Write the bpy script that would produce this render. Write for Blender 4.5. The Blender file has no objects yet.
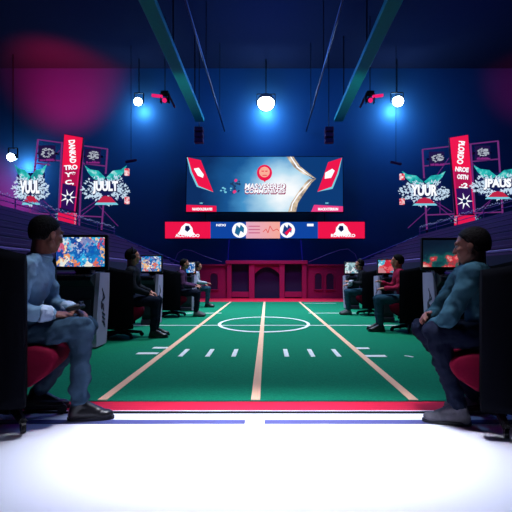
import bpy, bmesh, math, random
from mathutils import Vector, Matrix, Euler, noise
R = random.Random(7)
SC = bpy.context.scene
COL = SC.collection
F, U0, V0, H = 400.0, 267.0, 274.0, 0.92      # focal length in px, vanishing point, eye height

def P(u, v, d):
    return Vector(((u - U0) * d / F, d, H + (V0 - v) * d / F))
def X(u, d): return (u - U0) * d / F
def Z(v, d): return H + (V0 - v) * d / F
def s2l(c):
    return tuple(((x / 255.0) / 12.92 if x / 255.0 <= 0.04045 else ((x / 255.0 + 0.055) / 1.055) ** 2.4) for x in c)

# ------------------------------------------------------------------ materials
def mat(name, rgb, rough=0.6, metal=0.0, var=0.12, scale=8.0, bump=0.0, spec=0.4):
    m = bpy.data.materials.new(name); m.use_nodes = True
    nt = m.node_tree; b = nt.nodes['Principled BSDF']
    c = s2l(rgb)
    tc = nt.nodes.new('ShaderNodeTexCoord'); nz = nt.nodes.new('ShaderNodeTexNoise')
    nz.inputs['Scale'].default_value = scale; nz.inputs['Detail'].default_value = 4
    nt.links.new(tc.outputs['Object'], nz.inputs['Vector'])
    mx = nt.nodes.new('ShaderNodeMix'); mx.data_type = 'RGBA'
    mx.inputs[6].default_value = tuple(x * (1 - var) for x in c) + (1,)
    mx.inputs[7].default_value = tuple(min(1, x * (1 + var)) for x in c) + (1,)
    nt.links.new(nz.outputs['Fac'], mx.inputs[0]); nt.links.new(mx.outputs[2], b.inputs['Base Color'])
    b.inputs['Roughness'].default_value = rough; b.inputs['Metallic'].default_value = metal
    b.inputs['Specular IOR Level'].default_value = spec
    if bump:
        bp = nt.nodes.new('ShaderNodeBump'); bp.inputs['Strength'].default_value = bump; bp.inputs['Distance'].default_value = 0.01
        nt.links.new(nz.outputs['Fac'], bp.inputs['Height']); nt.links.new(bp.outputs['Normal'], b.inputs['Normal'])
    return m
def emi(name, rgb, strength=1.0):
    m = bpy.data.materials.new(name); m.use_nodes = True
    b = m.node_tree.nodes['Principled BSDF']
    c = s2l(rgb) + (1,)
    b.inputs['Base Color'].default_value = (0.01, 0.01, 0.01, 1)
    b.inputs['Roughness'].default_value = 0.5
    b.inputs['Specular IOR Level'].default_value = 0.1
    b.inputs['Emission Color'].default_value = c; b.inputs['Emission Strength'].default_value = strength
    return m
def ramp_emi(name, stops, scale, kind='noise', strength=1.0, grad=None, stretch=(1, 1, 1), seed=0.0, detail=4.0):
    """a lit screen whose picture is procedural: noise or cells, optionally led by a horizontal ramp"""
    m = bpy.data.materials.new(name); m.use_nodes = True
    nt = m.node_tree; b = nt.nodes['Principled BSDF']
    tc = nt.nodes.new('ShaderNodeTexCoord'); mp = nt.nodes.new('ShaderNodeMapping')
    mp.inputs['Scale'].default_value = stretch; mp.inputs['Location'].default_value = (seed, seed * 1.7, seed * .6)
    nt.links.new(tc.outputs['Object'], mp.inputs['Vector'])
    nz = nt.nodes.new('ShaderNodeTexNoise'); nz.inputs['Scale'].default_value = scale; nz.inputs['Detail'].default_value = detail
    if kind == 'cell':
        vo = nt.nodes.new('ShaderNodeTexVoronoi'); vo.inputs['Scale'].default_value = scale
        nz.inputs['Scale'].default_value = scale * 1.2
        nt.links.new(mp.outputs['Vector'], nz.inputs['Vector'])
        mixv = nt.nodes.new('ShaderNodeMix'); mixv.data_type = 'RGBA'; mixv.inputs[0].default_value = 0.25
        nt.links.new(mp.outputs['Vector'], mixv.inputs[6]); nt.links.new(nz.outputs['Color'], mixv.inputs[7])
        nt.links.new(mixv.outputs[2], vo.inputs['Vector'])
        sep = nt.nodes.new('ShaderNodeSeparateColor'); nt.links.new(vo.outputs['Color'], sep.inputs[0])
        fac = sep.outputs[0]
    else:
        nt.links.new(mp.outputs['Vector'], nz.inputs['Vector']); fac = nz.outputs['Fac']
    if grad:                                  # (axis, from, to, weight)
        sx = nt.nodes.new('ShaderNodeSeparateXYZ'); nt.links.new(tc.outputs['Object'], sx.inputs[0])
        mr = nt.nodes.new('ShaderNodeMapRange'); mr.inputs[1].default_value = grad[1]; mr.inputs[2].default_value = grad[2]
        if grad[0] == 'r':                    # distance from a bright spot in the picture
            dn = nt.nodes.new('ShaderNodeVectorMath'); dn.operation = 'DISTANCE'
            nt.links.new(tc.outputs['Object'], dn.inputs[0]); dn.inputs[1].default_value = grad[4]
            nt.links.new(dn.outputs['Value'], mr.inputs[0])
        else: nt.links.new(sx.outputs[grad[0]], mr.inputs[0])
        mm = nt.nodes.new('ShaderNodeMix'); mm.inputs[0].default_value = grad[3]
        nt.links.new(fac, mm.inputs[2]); nt.links.new(mr.outputs[0], mm.inputs[3]); fac = mm.outputs[0]
    cr = nt.nodes.new('ShaderNodeValToRGB'); nt.links.new(fac, cr.inputs[0])
    if kind == 'cell': cr.color_ramp.interpolation = 'LINEAR'
    els = cr.color_ramp.elements
    while len(els) < len(stops): els.new(0.5)
    for e, (p, c) in zip(els, stops): e.position = p; e.color = s2l(c) + (1,)
    b.inputs['Base Color'].default_value = (0.01, 0.01, 0.01, 1); b.inputs['Specular IOR Level'].default_value = 0.1
    nt.links.new(cr.outputs[0], b.inputs['Emission Color']); b.inputs['Emission Strength'].default_value = strength
    return m

M = {}
M['turf'] = mat('turf', (12, 120, 88), 0.9, var=0.3, scale=60, bump=0.6, spec=0.1)
M['white_line'] = mat('white_line', (235, 238, 235), 0.8, var=0.06)
M['peach_line'] = mat('peach_line', (255, 196, 160), 0.8, var=0.06)
M['crimson'] = mat('crimson', (200, 0, 52), 0.8, var=0.1, scale=20)
M['wall_crimson'] = mat('wall_crimson', (150, 10, 86), 0.7, var=0.15, scale=3)
M['navy'] = mat('navy', (22, 24, 70), 0.7)
M['pale_floor'] = mat('pale_floor', (226, 228, 240), 0.45, var=0.03, scale=2)
M['strip'] = mat('dark_strip', (62, 66, 120), 0.5)
M['hall_floor'] = mat('hall_floor', (38, 34, 56), 0.6)
M['wall'] = mat('hall_wall', (44, 84, 112), 0.9, var=0.18, scale=.35, spec=0.1)
M['ceil'] = mat('hall_ceiling', (30, 32, 50), 0.9, spec=0.1)
M['tier'] = mat('tier', (44, 34, 66), 0.8)
M['bench'] = mat('bench', (80, 54, 104), 0.6)
M['stand_wall'] = mat('stand_wall', (26, 28, 62), 0.7)
M['black'] = mat('black_plastic', (9, 9, 13), 0.5, spec=0.25)
M['chair'] = mat('chair_shell', (5, 6, 13), 0.9, scale=30, bump=0.1, spec=0.05)
M['seat'] = mat('red_seat', (96, 4, 34), 0.8, scale=30, spec=0.06)
M['console'] = mat('console', (34, 32, 48), 0.5)
M['panel'] = mat('pale_panel', (172, 160, 194), 0.5, scale=4)
M['metal'] = mat('dark_metal', (40, 42, 58), 0.35, metal=0.7)
M['teal_beam'] = mat('teal_beam', (20, 150, 140), 0.6)
M['maroon'] = mat('maroon', (84, 22, 50), 0.6)
M['skin_dark'] = mat('skin_deep', (112, 66, 54), 0.55, var=0.06, scale=20)
M['skin'] = mat('skin_warm', (176, 112, 92), 0.55, var=0.06, scale=20)
M['hair'] = mat('black_hair', (8, 6, 8), 0.75, var=0.4, scale=90, bump=0.8, spec=0.08)
M['hair_brown'] = mat('dark_brown_hair', (16, 10, 11), 0.7, var=0.4, scale=90, bump=0.8, spec=0.08)
M['shirt_blue'] = mat('shirt_grey_blue', (118, 150, 176), 0.85, var=0.12, scale=14, bump=0.15, spec=0.08)
M['shirt_teal'] = mat('shirt_teal', (40, 72, 86), 0.85, var=0.12, scale=14, bump=0.15, spec=0.08)
M['cuff'] = mat('cuff', (190, 208, 232), 0.85, spec=0.08)
M['jeans'] = mat('jeans', (46, 68, 88), 0.85, var=0.25, scale=16, bump=0.2, spec=0.08)
M['dark_trousers'] = mat('dark_trousers', (14, 20, 38), 0.85, var=0.2, scale=16, bump=0.2, spec=0.08)
M['jacket'] = mat('black_jacket', (20, 22, 30), 0.75, scale=14, bump=0.15, spec=0.08)
M['jacket_plum'] = mat('plum_jacket', (74, 44, 78), 0.8, scale=14, spec=0.08)
M['hoodie'] = mat('grey_hoodie', (168, 168, 186), 0.85, scale=14, spec=0.08)
M['top_red'] = mat('red_top', (150, 26, 62), 0.8, scale=14, spec=0.08)
M['jeans_teal'] = mat('jeans_teal', (34, 66, 86), 0.85, var=0.2, scale=16, spec=0.08)
M['shoe'] = mat('black_shoe', (16, 16, 22), 0.35)
M['sneaker'] = mat('grey_sneaker', (92, 90, 98), 0.7, var=0.3, scale=40, spec=0.08)
M['sole'] = mat('sole', (30, 30, 38), 0.6)
M['lace'] = mat('lace', (200, 200, 208), 0.7)
M['eye'] = mat('eye', (225, 225, 228), 0.2)
M['ink'] = mat('ink', (36, 28, 52), 0.6)
M['cable'] = mat('cable', (110, 90, 160), 0.5)
E = {}
E['red'] = emi('led_red', (238, 20, 72)); E['pink'] = emi('led_pink', (236, 60, 130)); E['white'] = emi('led_white', (245, 248, 255), 1.1)
E['navy'] = emi('led_navy', (14, 24, 74)); E['blue'] = emi('led_blue', (14, 68, 160)); E['dkblue'] = emi('led_dark_blue', (12, 58, 116))
E['teal'] = emi('led_teal', (30, 165, 165)); E['cyan'] = emi('led_cyan', (120, 205, 225)); E['peach'] = emi('led_peach', (250, 176, 150))
E['gold'] = ramp_emi('led_gold', [(0.3, (120, 110, 110)), (0.55, (214, 190, 160)), (0.75, (245, 236, 226))], 3.0)
E['pinkgrad'] = ramp_emi('led_peach_pink', [(0.0, (226, 170, 200)), (0.55, (240, 170, 170)), (1.0, (252, 168, 140))], 1.0, grad=(0, -.9, .9, .85))
E['tube'] = emi('truss_purple_glow', (140, 56, 142), 0.62); E['tube_dim'] = emi('truss_plum_glow', (108, 40, 128), 0.7)  # purple light on the truss put in as glow; its tubes are no lamps
E['lamp'] = emi('lamp_lens', (225, 245, 255), 14.0); E['pinklamp'] = emi('pink_lens', (236, 30, 110), 1.0)
E['dots'] = emi('tiny_lights', (120, 130, 190), 0.8)
E['main'] = ramp_emi('main_screen_picture', [(0.2, (12, 46, 96)), (0.40, (24, 84, 144)), (0.54, (70, 146, 200)), (0.68, (180, 220, 240)), (0.8, (250, 253, 255))],
                     0.55, grad=('r', 4.4, .1, .7, (1.2, 0, .95)), stretch=(1, 1, 1.6), seed=1.3, detail=6)
GAME = [(0.05, (16, 60, 150)), (0.3, (30, 150, 215)), (0.45, (12, 70, 170)), (0.58, (225, 238, 240)), (0.7, (250, 205, 130)), (0.82, (220, 30, 50)), (0.95, (60, 180, 230))]

# ------------------------------------------------------------------ mesh helpers
class MB:
    def __init__(self): self.bm = bmesh.new()
    def _x(self, verts, m):
        if m is not None: bmesh.ops.transform(self.bm, matrix=m, verts=verts)
        return self
    def box(self, c, s, rot=None):
        r = bmesh.ops.create_cube(self.bm, size=1.0)
        m = Matrix.Translation(c) @ (rot.to_matrix().to_4x4() if rot is not None else Matrix()) @ Matrix.Diagonal((s[0], s[1], s[2], 1))
        return self._x(r['verts'], m)
    def cone(self, p0, p1, r0, r1=None, n=12):
        p0, p1 = Vector(p0), Vector(p1); r1 = r0 if r1 is None else r1
        d = p1 - p0
        r = bmesh.ops.create_cone(self.bm, cap_ends=True, segments=n, radius1=r0, radius2=r1, depth=d.length)
        return self._x(r['verts'], Matrix.Translation((p0 + p1) / 2) @ d.to_track_quat('Z', 'Y').to_matrix().to_4x4())
    def ell(self, c, r, rot=None, n=14):
        q = bmesh.ops.create_uvsphere(self.bm, u_segments=n, v_segments=max(6, n * 2 // 3), radius=1.0)
        m = Matrix.Translation(c) @ (rot.to_4x4() if rot is not None else Matrix()) @ Matrix.Diagonal((r[0], r[1], r[2], 1))
        return self._x(q['verts'], m)
    def cap(self, p0, p1, r0, r1=None, n=12):
        r1 = r0 if r1 is None else r1
        self.ell(p0, (r0,) * 3, n=n); self.ell(p1, (r1,) * 3, n=n)
        if (Vector(p1) - Vector(p0)).length > 1e-4: self.cone(p0, p1, r0, r1, n)
        return self
    def tube(self, pts, r, n=6):
        for a, b in zip(pts[:-1], pts[1:]): self.cone(a, b, r, r, n)
        return self
    def prism(self, pts, y0, y1):
        """polygon in x,z given a thickness from y0 (front) to y1 (back)"""
        f = [self.bm.verts.new((p[0], y0, p[1])) for p in pts]; b = [self.bm.verts.new((p[0], y1, p[1])) for p in pts]
        n = len(pts); fs = [self.bm.faces.new(f), self.bm.faces.new(b[::-1])]
        for i in range(n): fs.append(self.bm.faces.new((f[i], b[i], b[(i + 1) % n], f[(i + 1) % n])))
        bmesh.ops.recalc_face_normals(self.bm, faces=fs)
        return self
    def rect(self, x0, z0, x1, z1, y0, y1):
        return self.prism([(x0, z0), (x1, z0), (x1, z1), (x0, z1)], y0, y1)
    def disc(self, c, r, y0, y1, n=20, sx=1.0):
        return self.prism([(c[0] + sx * r * math.cos(2 * math.pi * i / n), c[1] + r * math.sin(2 * math.pi * i / n)) for i in range(n)], y0, y1)
    def build(self, name, m, parent=None, bevel=0.0, smooth=False, loc=None):
        me = bpy.data.meshes.new(name)
        bmesh.ops.recalc_face_normals(self.bm, faces=self.bm.faces[:])
        self.bm.to_mesh(me); self.bm.free(); me.materials.append(m)
        o = bpy.data.objects.new(name, me); COL.objects.link(o)
        if parent is not None: o.parent = parent
        if loc is not None: o.location = loc
        if bevel:
            md = o.modifiers.new('bevel', 'BEVEL'); md.width = bevel; md.segments = 3; md.limit_method = 'ANGLE'
        if smooth:
            for p in me.polygons: p.use_smooth = True
        return o
def tag(o, label=None, cat=None, group=None, kind=None):
    for k, v in (('label', label), ('category', cat), ('group', group), ('kind', kind)):
        if v: o[k] = v
    return o
def thing(name, label, cat, loc, rz=0.0, group=None):
    o = bpy.data.objects.new(name, None); COL.objects.link(o); o.empty_display_size = .1
    o.location = loc; o.rotation_euler = (0, 0, rz)
    return tag(o, label, cat, group)
def copy_tree(o, parent=None):
    c = o.copy(); COL.objects.link(c)
    if parent is not None: c.parent = parent
    for ch in list(o.children): copy_tree(ch, c)
    return c
def text(body, name, m, parent, loc, size, rot=(math.pi / 2, 0, 0), ex=0.004, fit=None, shear=0.0, bold=0.0):
    """lettering as a mesh; fit = (width, height) in metres"""
    cu = bpy.data.curves.new(name, 'FONT'); cu.body = body; cu.size = size; cu.extrude = ex
    cu.align_x = 'CENTER'; cu.align_y = 'CENTER'; cu.shear = shear; cu.offset = bold; cu.resolution_u = 3
    t = bpy.data.objects.new(name, cu); COL.objects.link(t)
    dg = bpy.context.evaluated_depsgraph_get(); dg.update()
    me = bpy.data.meshes.new_from_object(t.evaluated_get(dg)); bpy.data.objects.remove(t)
    me.name = name; me.materials.clear(); me.materials.append(m)
    if fit:
        xs = [v.co.x for v in me.vertices]; ys = [v.co.y for v in me.vertices]
        w, h = max(xs) - min(xs), max(ys) - min(ys); cx, cy = (max(xs) + min(xs)) / 2, (max(ys) + min(ys)) / 2
        for v in me.vertices: v.co.x = (v.co.x - cx) * fit[0] / w; v.co.y = (v.co.y - cy) * fit[1] / h
    o = bpy.data.objects.new(name, me); COL.objects.link(o); o.parent = parent
    o.location = loc; o.rotation_euler = rot
    return o
def light(kind, name, loc, rgb, power, size=0.3, target=None, angle=60, blend=0.6):
    l = bpy.data.lights.new(name, kind); l.color = s2l(rgb); l.energy = power
    if kind == 'AREA': l.size = size
    elif kind == 'POINT': l.shadow_soft_size = size
    elif kind == 'SPOT': l.shadow_soft_size = size; l.spot_size = math.radians(angle); l.spot_blend = blend
    o = bpy.data.objects.new(name, l); COL.objects.link(o); o.location = loc
    if target is not None: o.rotation_euler = (Vector(target) - Vector(loc)).to_track_quat('-Z', 'Y').to_euler()
    return o

# ------------------------------------------------------------------ setting
def struct(o): o['kind'] = 'structure'; return o
WX, BY, FY, CZ = 15.0, 20.0, -4.0, 11.2
struct(MB().box((0, (BY + FY) / 2, -.06), (2 * WX, BY - FY, .1)).build('floor', M['hall_floor']))
struct(MB().box((0, BY + .15, CZ / 2), (2 * WX + .6, .3, CZ)).build('wall_back', M['wall']))
struct(MB().box((-WX - .15, (BY + FY) / 2, CZ / 2), (.3, BY - FY, CZ)).build('wall_left', M['wall']))
struct(MB().box((WX + .15, (BY + FY) / 2, CZ / 2), (.3, BY - FY, CZ)).build('wall_right', M['wall']))
struct(MB().box((0, FY - .15, CZ / 2), (2 * WX + .6, .3, CZ)).build('wall_front', M['ceil']))
struct(MB().box((0, (BY + FY) / 2, CZ + .1), (2 * WX + .6, BY - FY + .6, .2)).build('ceiling', M['ceil']))
# pale walkway in front of the pitch, its dark inlaid strips and edging
DW = 2.635
tag(MB().box((0, (DW - 2.5) / 2, -.005), (6.4, DW + 2.5, .01)).build('walkway', M['pale_floor']),
    'pale glossy walkway along the near end of the pitch', 'walkway')
SCX = 2.88
def strip(xa, xb, name): struct(MB().box(((xa + xb) / 2, 2.485, .0015), (xb - xa, .062, .004)).build(name, M['strip']))
strip(X(245, 2.48) - 2.4, X(245, 2.48), 'trim_1'); strip(X(264.5, 2.48), X(264.5, 2.48) + 2.4, 'trim_2')
struct(MB().box((0, 2.65, .004), (2 * SCX, .012, .012)).build('trim_3', M['black']))
struct(MB().box((0, 2.666, .003), (2 * SCX, .014, .010)).build('trim_4', M['pale_floor']))

# ------------------------------------------------------------------ pitch
pitch = thing('sports_pitch', 'green indoor pitch with white and peach markings between the player rows', 'pitch', (0, 8.5, 0))
def pl(mb, name, m): return mb.build(name, m, pitch)
y0 = 8.5
MB().box((0, 8.0 - y0, .002), (2 * SCX, 13.12 - 2.88, .012)).build('turf', M['turf'], pitch)
TZ = .0105
for x in (-1.19, 1.06): pl(MB().box((x, (2.88 + 13.1) / 2 - y0, TZ), (.066, 10.2, .005)), 'touchline', M['peach_line'])
pl(MB().box((-.083, (2.88 + 13.1) / 2 - y0, TZ + .001), (.066, 10.2, .005)), 'centre_stripe', M['peach_line'])
pl(MB().box((0, 7.08 - y0, TZ), (5.0, .06, .004)), 'halfway_line', M['white_line'])
mb = MB(); n = 72
vi, vo = [], []
for i in range(n):
    a = 2 * math.pi * i / n
    for L, dr in ((vi, -.03), (vo, .03)):
        L.append(mb.bm.verts.new((X(264, 7.3) + (.81 + dr) * math.cos(a), 7.35 - y0 + (1.08 + dr * 1.5) * math.sin(a), TZ + .003)))
for i in range(n): mb.bm.faces.new((vi[i], vo[i], vo[(i + 1) % n], vi[(i + 1) % n]))
pl(mb, 'centre_circle', M['white_line'])
for u in (184, 210, 235, 286, 311, 336):
    d = 4.62; pl(MB().box((X(u, d), d - y0, TZ), (.05, .44, .004)), 'hash_mark', M['white_line'])
for ua, ub, v in ((137, 158, 354.3), (153, 169, 348.7), (353, 369, 349.2), (361, 386, 357)):
    d = F * H / (v - V0); pl(MB().box(((X(ua, d) + X(ub, d)) / 2, d - y0, TZ), (X(ub, d) - X(ua, d), .1, .004)), 'yard_mark', M['white_line'])
d = 4.42
pl(MB().box((X(409, d), d - y0, TZ), (.1, .03, .004), Euler((0, 0, -.9))), 'tick_mark', M['white_line'])
pl(MB().box((X(332, 9.3), 9.3 - y0, TZ), (1.1, .06, .004)).box((X(200, 9.3), 9.3 - y0, TZ), (1.0, .06, .004)), 'box_line', M['white_line'])
pl(MB().box((X(320, 12.4), 12.4 - y0, TZ), (1.0, .07, .004)), 'goal_line', M['white_line'])
tag(MB().box((0, 2.775, -.003), (2 * SCX, .2, .012)).build('carpet_border', M['crimson']), 'crimson border strip along the near edge of the green pitch', 'border strip')
tag(MB().box((0, 14.035, .003), (2 * SCX, 1.8, .014)).build('carpet_border', M['crimson']), 'crimson border strip along the far edge of the pitch below the arched wall', 'border strip')

# ------------------------------------------------------------------ low arched wall at the far end
WD = 15.0; s = F / WD
aw = thing('arcade_wall', 'low crimson end wall with a pointed arch portal and dark panels', 'wall', (X(267, WD), WD, 0))
def wx(u): return (u - 267) / s
def wz(v): return Z(v, WD)
MB().box((0, .32, wz(261) / 2), (wx(306) - wx(227), .3, wz(261))).build('dark_backing', M['navy'], aw).location.x = wx(266.5)
for a, b in ((195, 227), (306, 346)):
    MB().box(((wx(a) + wx(b)) / 2, .22, wz(265.5) / 2), (wx(b) - wx(a), .3, wz(265.5))).build('side_wall', M['wall_crimson'], aw)
    MB().box(((wx(a) + wx(b)) / 2, .2, wz(265.5) + .02), (wx(b) - wx(a) + .04, .4, .05)).build('coping', M['wall_crimson'], aw)
for a, b in ((227, 231.5), (249, 254.5), (279.5, 284.5), (302, 306.5)):
    MB().box(((wx(a) + wx(b)) / 2, .08, wz(262) / 2), (wx(b) - wx(a), .3, wz(262))).build('pillar', M['wall_crimson'], aw, bevel=.01)
MB().box((wx(266.7), .06, wz(262.3)), (wx(307.5) - wx(226), .36, .13)).build('lintel', M['wall_crimson'], aw, bevel=.01)
MB().box((wx(240), .12, wz(294.5)), (wx(249) - wx(231), .25, .2)).build('plinth', M['wall_crimson'], aw)
MB().box((wx(293), .12, wz(294.5)), (wx(302) - wx(284), .25, .2)).build('plinth', M['wall_crimson'], aw)
def arch(mb, ua, ub, vs, va, vtop, y0, y1):
    xa, xb, zs, za, zt = wx(ua), wx(ub), wz(vs), wz(va), wz(vtop); xm = (xa + xb) / 2; k = 10
    L = [(xa + (xm - xa) * (i / k), zs + (za - zs) * math.sin(i / k * math.pi / 2) ** .9) for i in range(k + 1)]
    for i in range(k):
        (x0, z0), (x1, z1) = L[i], L[i + 1]
        mb.prism([(x0, z0), (x1, z1), (x1, zt), (x0, zt)], y0, y1)
        mb.prism([(2 * xm - x0, z0), (2 * xm - x0, zt), (2 * xm - x1, zt), (2 * xm - x1, z1)], y0, y1)
    return mb
arch(MB(), 254.5, 279.5, 274, 267, 263, .0, .18).build('arch', M['wall_crimson'], aw)
m_win = mat('niche_dark', (40, 12, 62), 0.7)
for ua, ub in ((209.5, 218), (314.5, 322.5), (326, 334.5)):
    k = 8; xa, xb = wx(ua), wx(ub); xm = (xa + xb) / 2; pts = [(xa, wz(290)), (xb, wz(290))]
    pts += [(xm + (xb - xm) * math.cos(i / k * math.pi), wz(276.5) + .14 * math.sin(i / k * math.pi)) for i in range(k + 1)]
    MB().prism(pts, .05, .3).build('niche', m_win, aw)
    MB().tube([(p[0], .055, p[1]) for p in pts + pts[:1]], .025).build('niche_frame', M['wall_crimson'], aw)

# ------------------------------------------------------------------ grandstands
def stand(sg, label, ya, yb):
    t = thing('grandstand', label, 'grandstand', (sg * 2.95, (ya + yb) / 2, 0)); L = yb - ya
    MB().box((sg * .05, 0, .58), (.1, L, 1.16)).build('front_wall', M['stand_wall'], t)
    MB().tube([(sg * .02, -L / 2, 1.21), (sg * .02, L / 2, 1.21)], .02).build('top_rail', M['cable'], t)
    n, dp, rs = 7, .43, .2
    for i in range(n):
        xa = .1 + i * dp; h = 1.1 + i * rs
        MB().box((sg * (xa + dp / 2), 0, h / 2), (dp, L, h)).build('tier', M['tier'], t)
        MB().box((sg * (xa + dp * .62), 0, h + .045), (dp * .34, L - .1, .05)).box((sg * (xa + dp * .84), 0, h + .1), (.03, L - .1, .13)).build('bench', M['bench'], t, bevel=.008)
    xe = .1 + n * dp
    for fz in (.3, .42): MB().tube([(sg * (xe - .02), -L / 2, h + fz), (sg * (xe - .02), L / 2, h + fz)], .012).build('back_rail', M['cable'], t)
    for k in range(9):
        y = -L / 2 + .1 + k * (L - .2) / 8
        MB().cone((sg * (xe - .02), y, h), (sg * (xe - .02), y, h + .42), .014).build('rail_post', M['cable'], t)
    MB().tube([(sg * .1, L / 2 + .02, 1.2), (sg * xe, L / 2 + .02, h + .15)], .03).build('end_rail', M['cable'], t)
    return t, xe, h
tag_l = 'long tiered stand with dark purple benches on the left of the pitch'
tag_r = 'long tiered stand with dark purple benches on the right of the pitch'
for sg, lb, side in ((-1, tag_l, 'left'), (1, tag_r, 'right')):
    t, xe, h = stand(sg, lb, 3.3, 15.9)
    mb = MB()
    for k in range(150):
        y = 3.4 + 12.4 * k / 149
        mb.ell((sg * (2.95 + xe - .02), y, h + .46 + R.uniform(-.02, .05)), (.012, .012, .012 + R.random() * .012), n=6)
    tag(mb.build('string_lights', E['dots']), 'row of tiny pale lights along the top of the %s stand' % side, 'lights', kind='stuff')

# ------------------------------------------------------------------ hanging screens at the back
SD = 19.0; ss = F / SD
def pan(name, label, cat, u, v, d):
    o = thing(name, label, cat, P(u, v, d)); q = F / d
    return o, (lambda uu: (uu - u) / q), (lambda vv: (v - vv) / q)
t, fx, fz = pan('main_screen', 'big blue and white video wall hanging at the back of the hall', 'screen', 264.5, 212, SD)
def pg(mb, pts, y0, y1): return mb.prism([(fx(a), fz(b)) for a, b in pts], y0, y1)
pg(MB(), [(185.4, 212.6), (343.8, 212.6), (343.3, 156.2), (186.2, 156.2)], .0, .22).build('housing', M['black'], t)
pg(MB(), [(186.3, 211.8), (342.9, 211.8), (342.6, 157), (187.2, 157)], -.02, .0).build('display', E['dkblue'], t)
pg(MB(), [(186.3, 211.8), (291, 211.8), (297, 200), (308, 184), (313, 179.5), (299, 169), (290, 157), (187.2, 157)], -.03, -.02).build('picture', E['main'], t)
pg(MB(), [(286.5, 157), (293.5, 157), (300, 166.5), (316, 179), (302.5, 174), (294, 167.5)], -.04, -.03).build('chevron', E['gold'], t)
pg(MB(), [(316, 179), (311.5, 183), (304.5, 193), (298, 203), (296, 211.8), (288, 211.8), (291, 203), (297.5, 193), (305, 183), (309, 179)], -.042, -.03).build('chevron', E['gold'], t)
for q in ([(290, 157), (291.2, 157), (298, 167), (313, 178.3), (297, 168)], [(312, 180), (306, 185), (299, 195), (293, 204), (291.5, 211), (290.3, 211), (292, 203.5), (298, 194)]):
    pg(MB(), q, -.05, -.04).build('chevron_highlight', E['white'], t)
for pts, em, shd in ((((187, 157.5), (201, 160.5), (207, 176), (213.5, 192.3), (197.5, 186), (191, 172)), ((194, 169), (199, 168), (204, 175), (203, 178), (198, 176)), ((187, 157.5), (188, 158), (192, 172), (198.5, 186), (213.5, 192.3), (197, 187), (190.5, 173))),
                     (((341.8, 158), (328, 162.5), (323.5, 176), (317.3, 192), (332, 188), (337.5, 174)), ((325, 173), (332, 169), (334.5, 171), (331, 178), (324.5, 179)), ((341.8, 158), (341, 160), (337, 174), (331.5, 187), (317.3, 192), (332.5, 189), (338.5, 174)))):
    fl = pg(MB(), pts, -.05, -.03).build('flag_graphic', E['red'], t)
    pg(MB(), em, -.058, -.05).build('emblem', E['white'], fl); pg(MB(), shd, -.058, -.05).build('edge_stripe', E['cyan'], fl)
for (a, b), w in (((186.5, 216.5), 'NAXDOLDRAVES'), ((311, 342.8), 'MACKXTERSUN')):
    o = pg(MB(), [(a, 211.8), (b, 211.8), (b, 206 if a < 200 else 206.5), (a + (0 if a < 200 else 3), 205)], -.05, -.03).build('caption_bar', E['red'] if a < 200 else E['pink'], t)
    text(w, 'lettering', E['white'], o, (fx((a + b) / 2 + 1), -.056, fz(209.3)), .2, fit=(.95, .13), bold=.01)
    text('NEV', 'lettering', E['cyan'], t, (fx((a + b) / 2), -.034, fz(203.3)), .2, fit=(.16, .07), bold=.01)
o = MB().disc((fx(264.5), fz(173)), .38, -.05, -.03, sx=.95).prism([(fx(261), fz(177)), (fx(268), fz(177)), (fx(264.8), fz(182.5))], -.05, -.03).build('crest', E['red'], t)
MB().disc((fx(264.5), fz(172.3)), .25, -.06, -.05).build('crest_disc', E['peach'], o)
MB().rect(fx(261.5), fz(172), fx(264), fz(171), -.066, -.06).rect(fx(265.2), fz(172), fx(267.5), fz(171), -.066, -.06).rect(fx(262.5), fz(176), fx(266.8), fz(175.2), -.066, -.06).build('crest_marks', E['red'], o)
for k, (w, v, wd, hh) in enumerate((('MAS:VESERED', 186.5, 1.92, .27), ('COMMUNIIAES', 191.4, 1.9, .2))):
    text(w, 'lettering', emi('led_wine', (150, 30, 84)), t, (fx(265.3), -.036, fz(v + .5)), .3, fit=(wd + .06, hh + .06), shear=.15, bold=.02)
    text(w, 'lettering', E['white'], t, (fx(265), -.05, fz(v)), .3, fit=(wd, hh), shear=.15, bold=.008)
mb = MB()
for k in range(16):
    c = (R.uniform(231, 240), R.uniform(181, 194)); r = R.uniform(.6, 1.6)
    pg(mb, [(c[0] + r * R.uniform(.6, 1.2) * math.cos(a), c[1] + r * R.uniform(.6, 1.2) * math.sin(a)) for a in (0, .9, 1.8, 2.7, 3.6, 4.5, 5.4)], -.04 - .0004 * k, -.03)
mb.build('splash_graphic', emi('led_slate', (30, 60, 100)), t)
mb = MB()
for c, r in (((236, 180.5), 2.0), ((234.5, 192), 2.0)):
    pg(mb, [(c[0] + r * R.uniform(.6, 1.2) * math.cos(a), c[1] + r * R.uniform(.6, 1.2) * math.sin(a)) for a in (0, .9, 1.8, 2.7, 3.6, 4.5, 5.4)], -.05, -.03)
mb.build('splash_highlight', E['pink'], t)
mb = MB()
for k in range(8):
    c = (R.uniform(221, 232), R.uniform(188, 193)); r = R.uniform(.4, 1.0)
    pg(mb, [(c[0] + r * 1.5 * math.cos(a), c[1] + r * math.sin(a)) for a in (0, 1.2, 2.5, 3.7, 5)], -.046 - .0004 * k, -.03)
mb.build('splash_spray', E['cyan'], t)
for u in (205, 324):
    for v in (165, 203): MB().box((fx(u), .61, fz(v)), (.25, .8, .12)).build('wall_bracket', M['black'], t)

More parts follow.
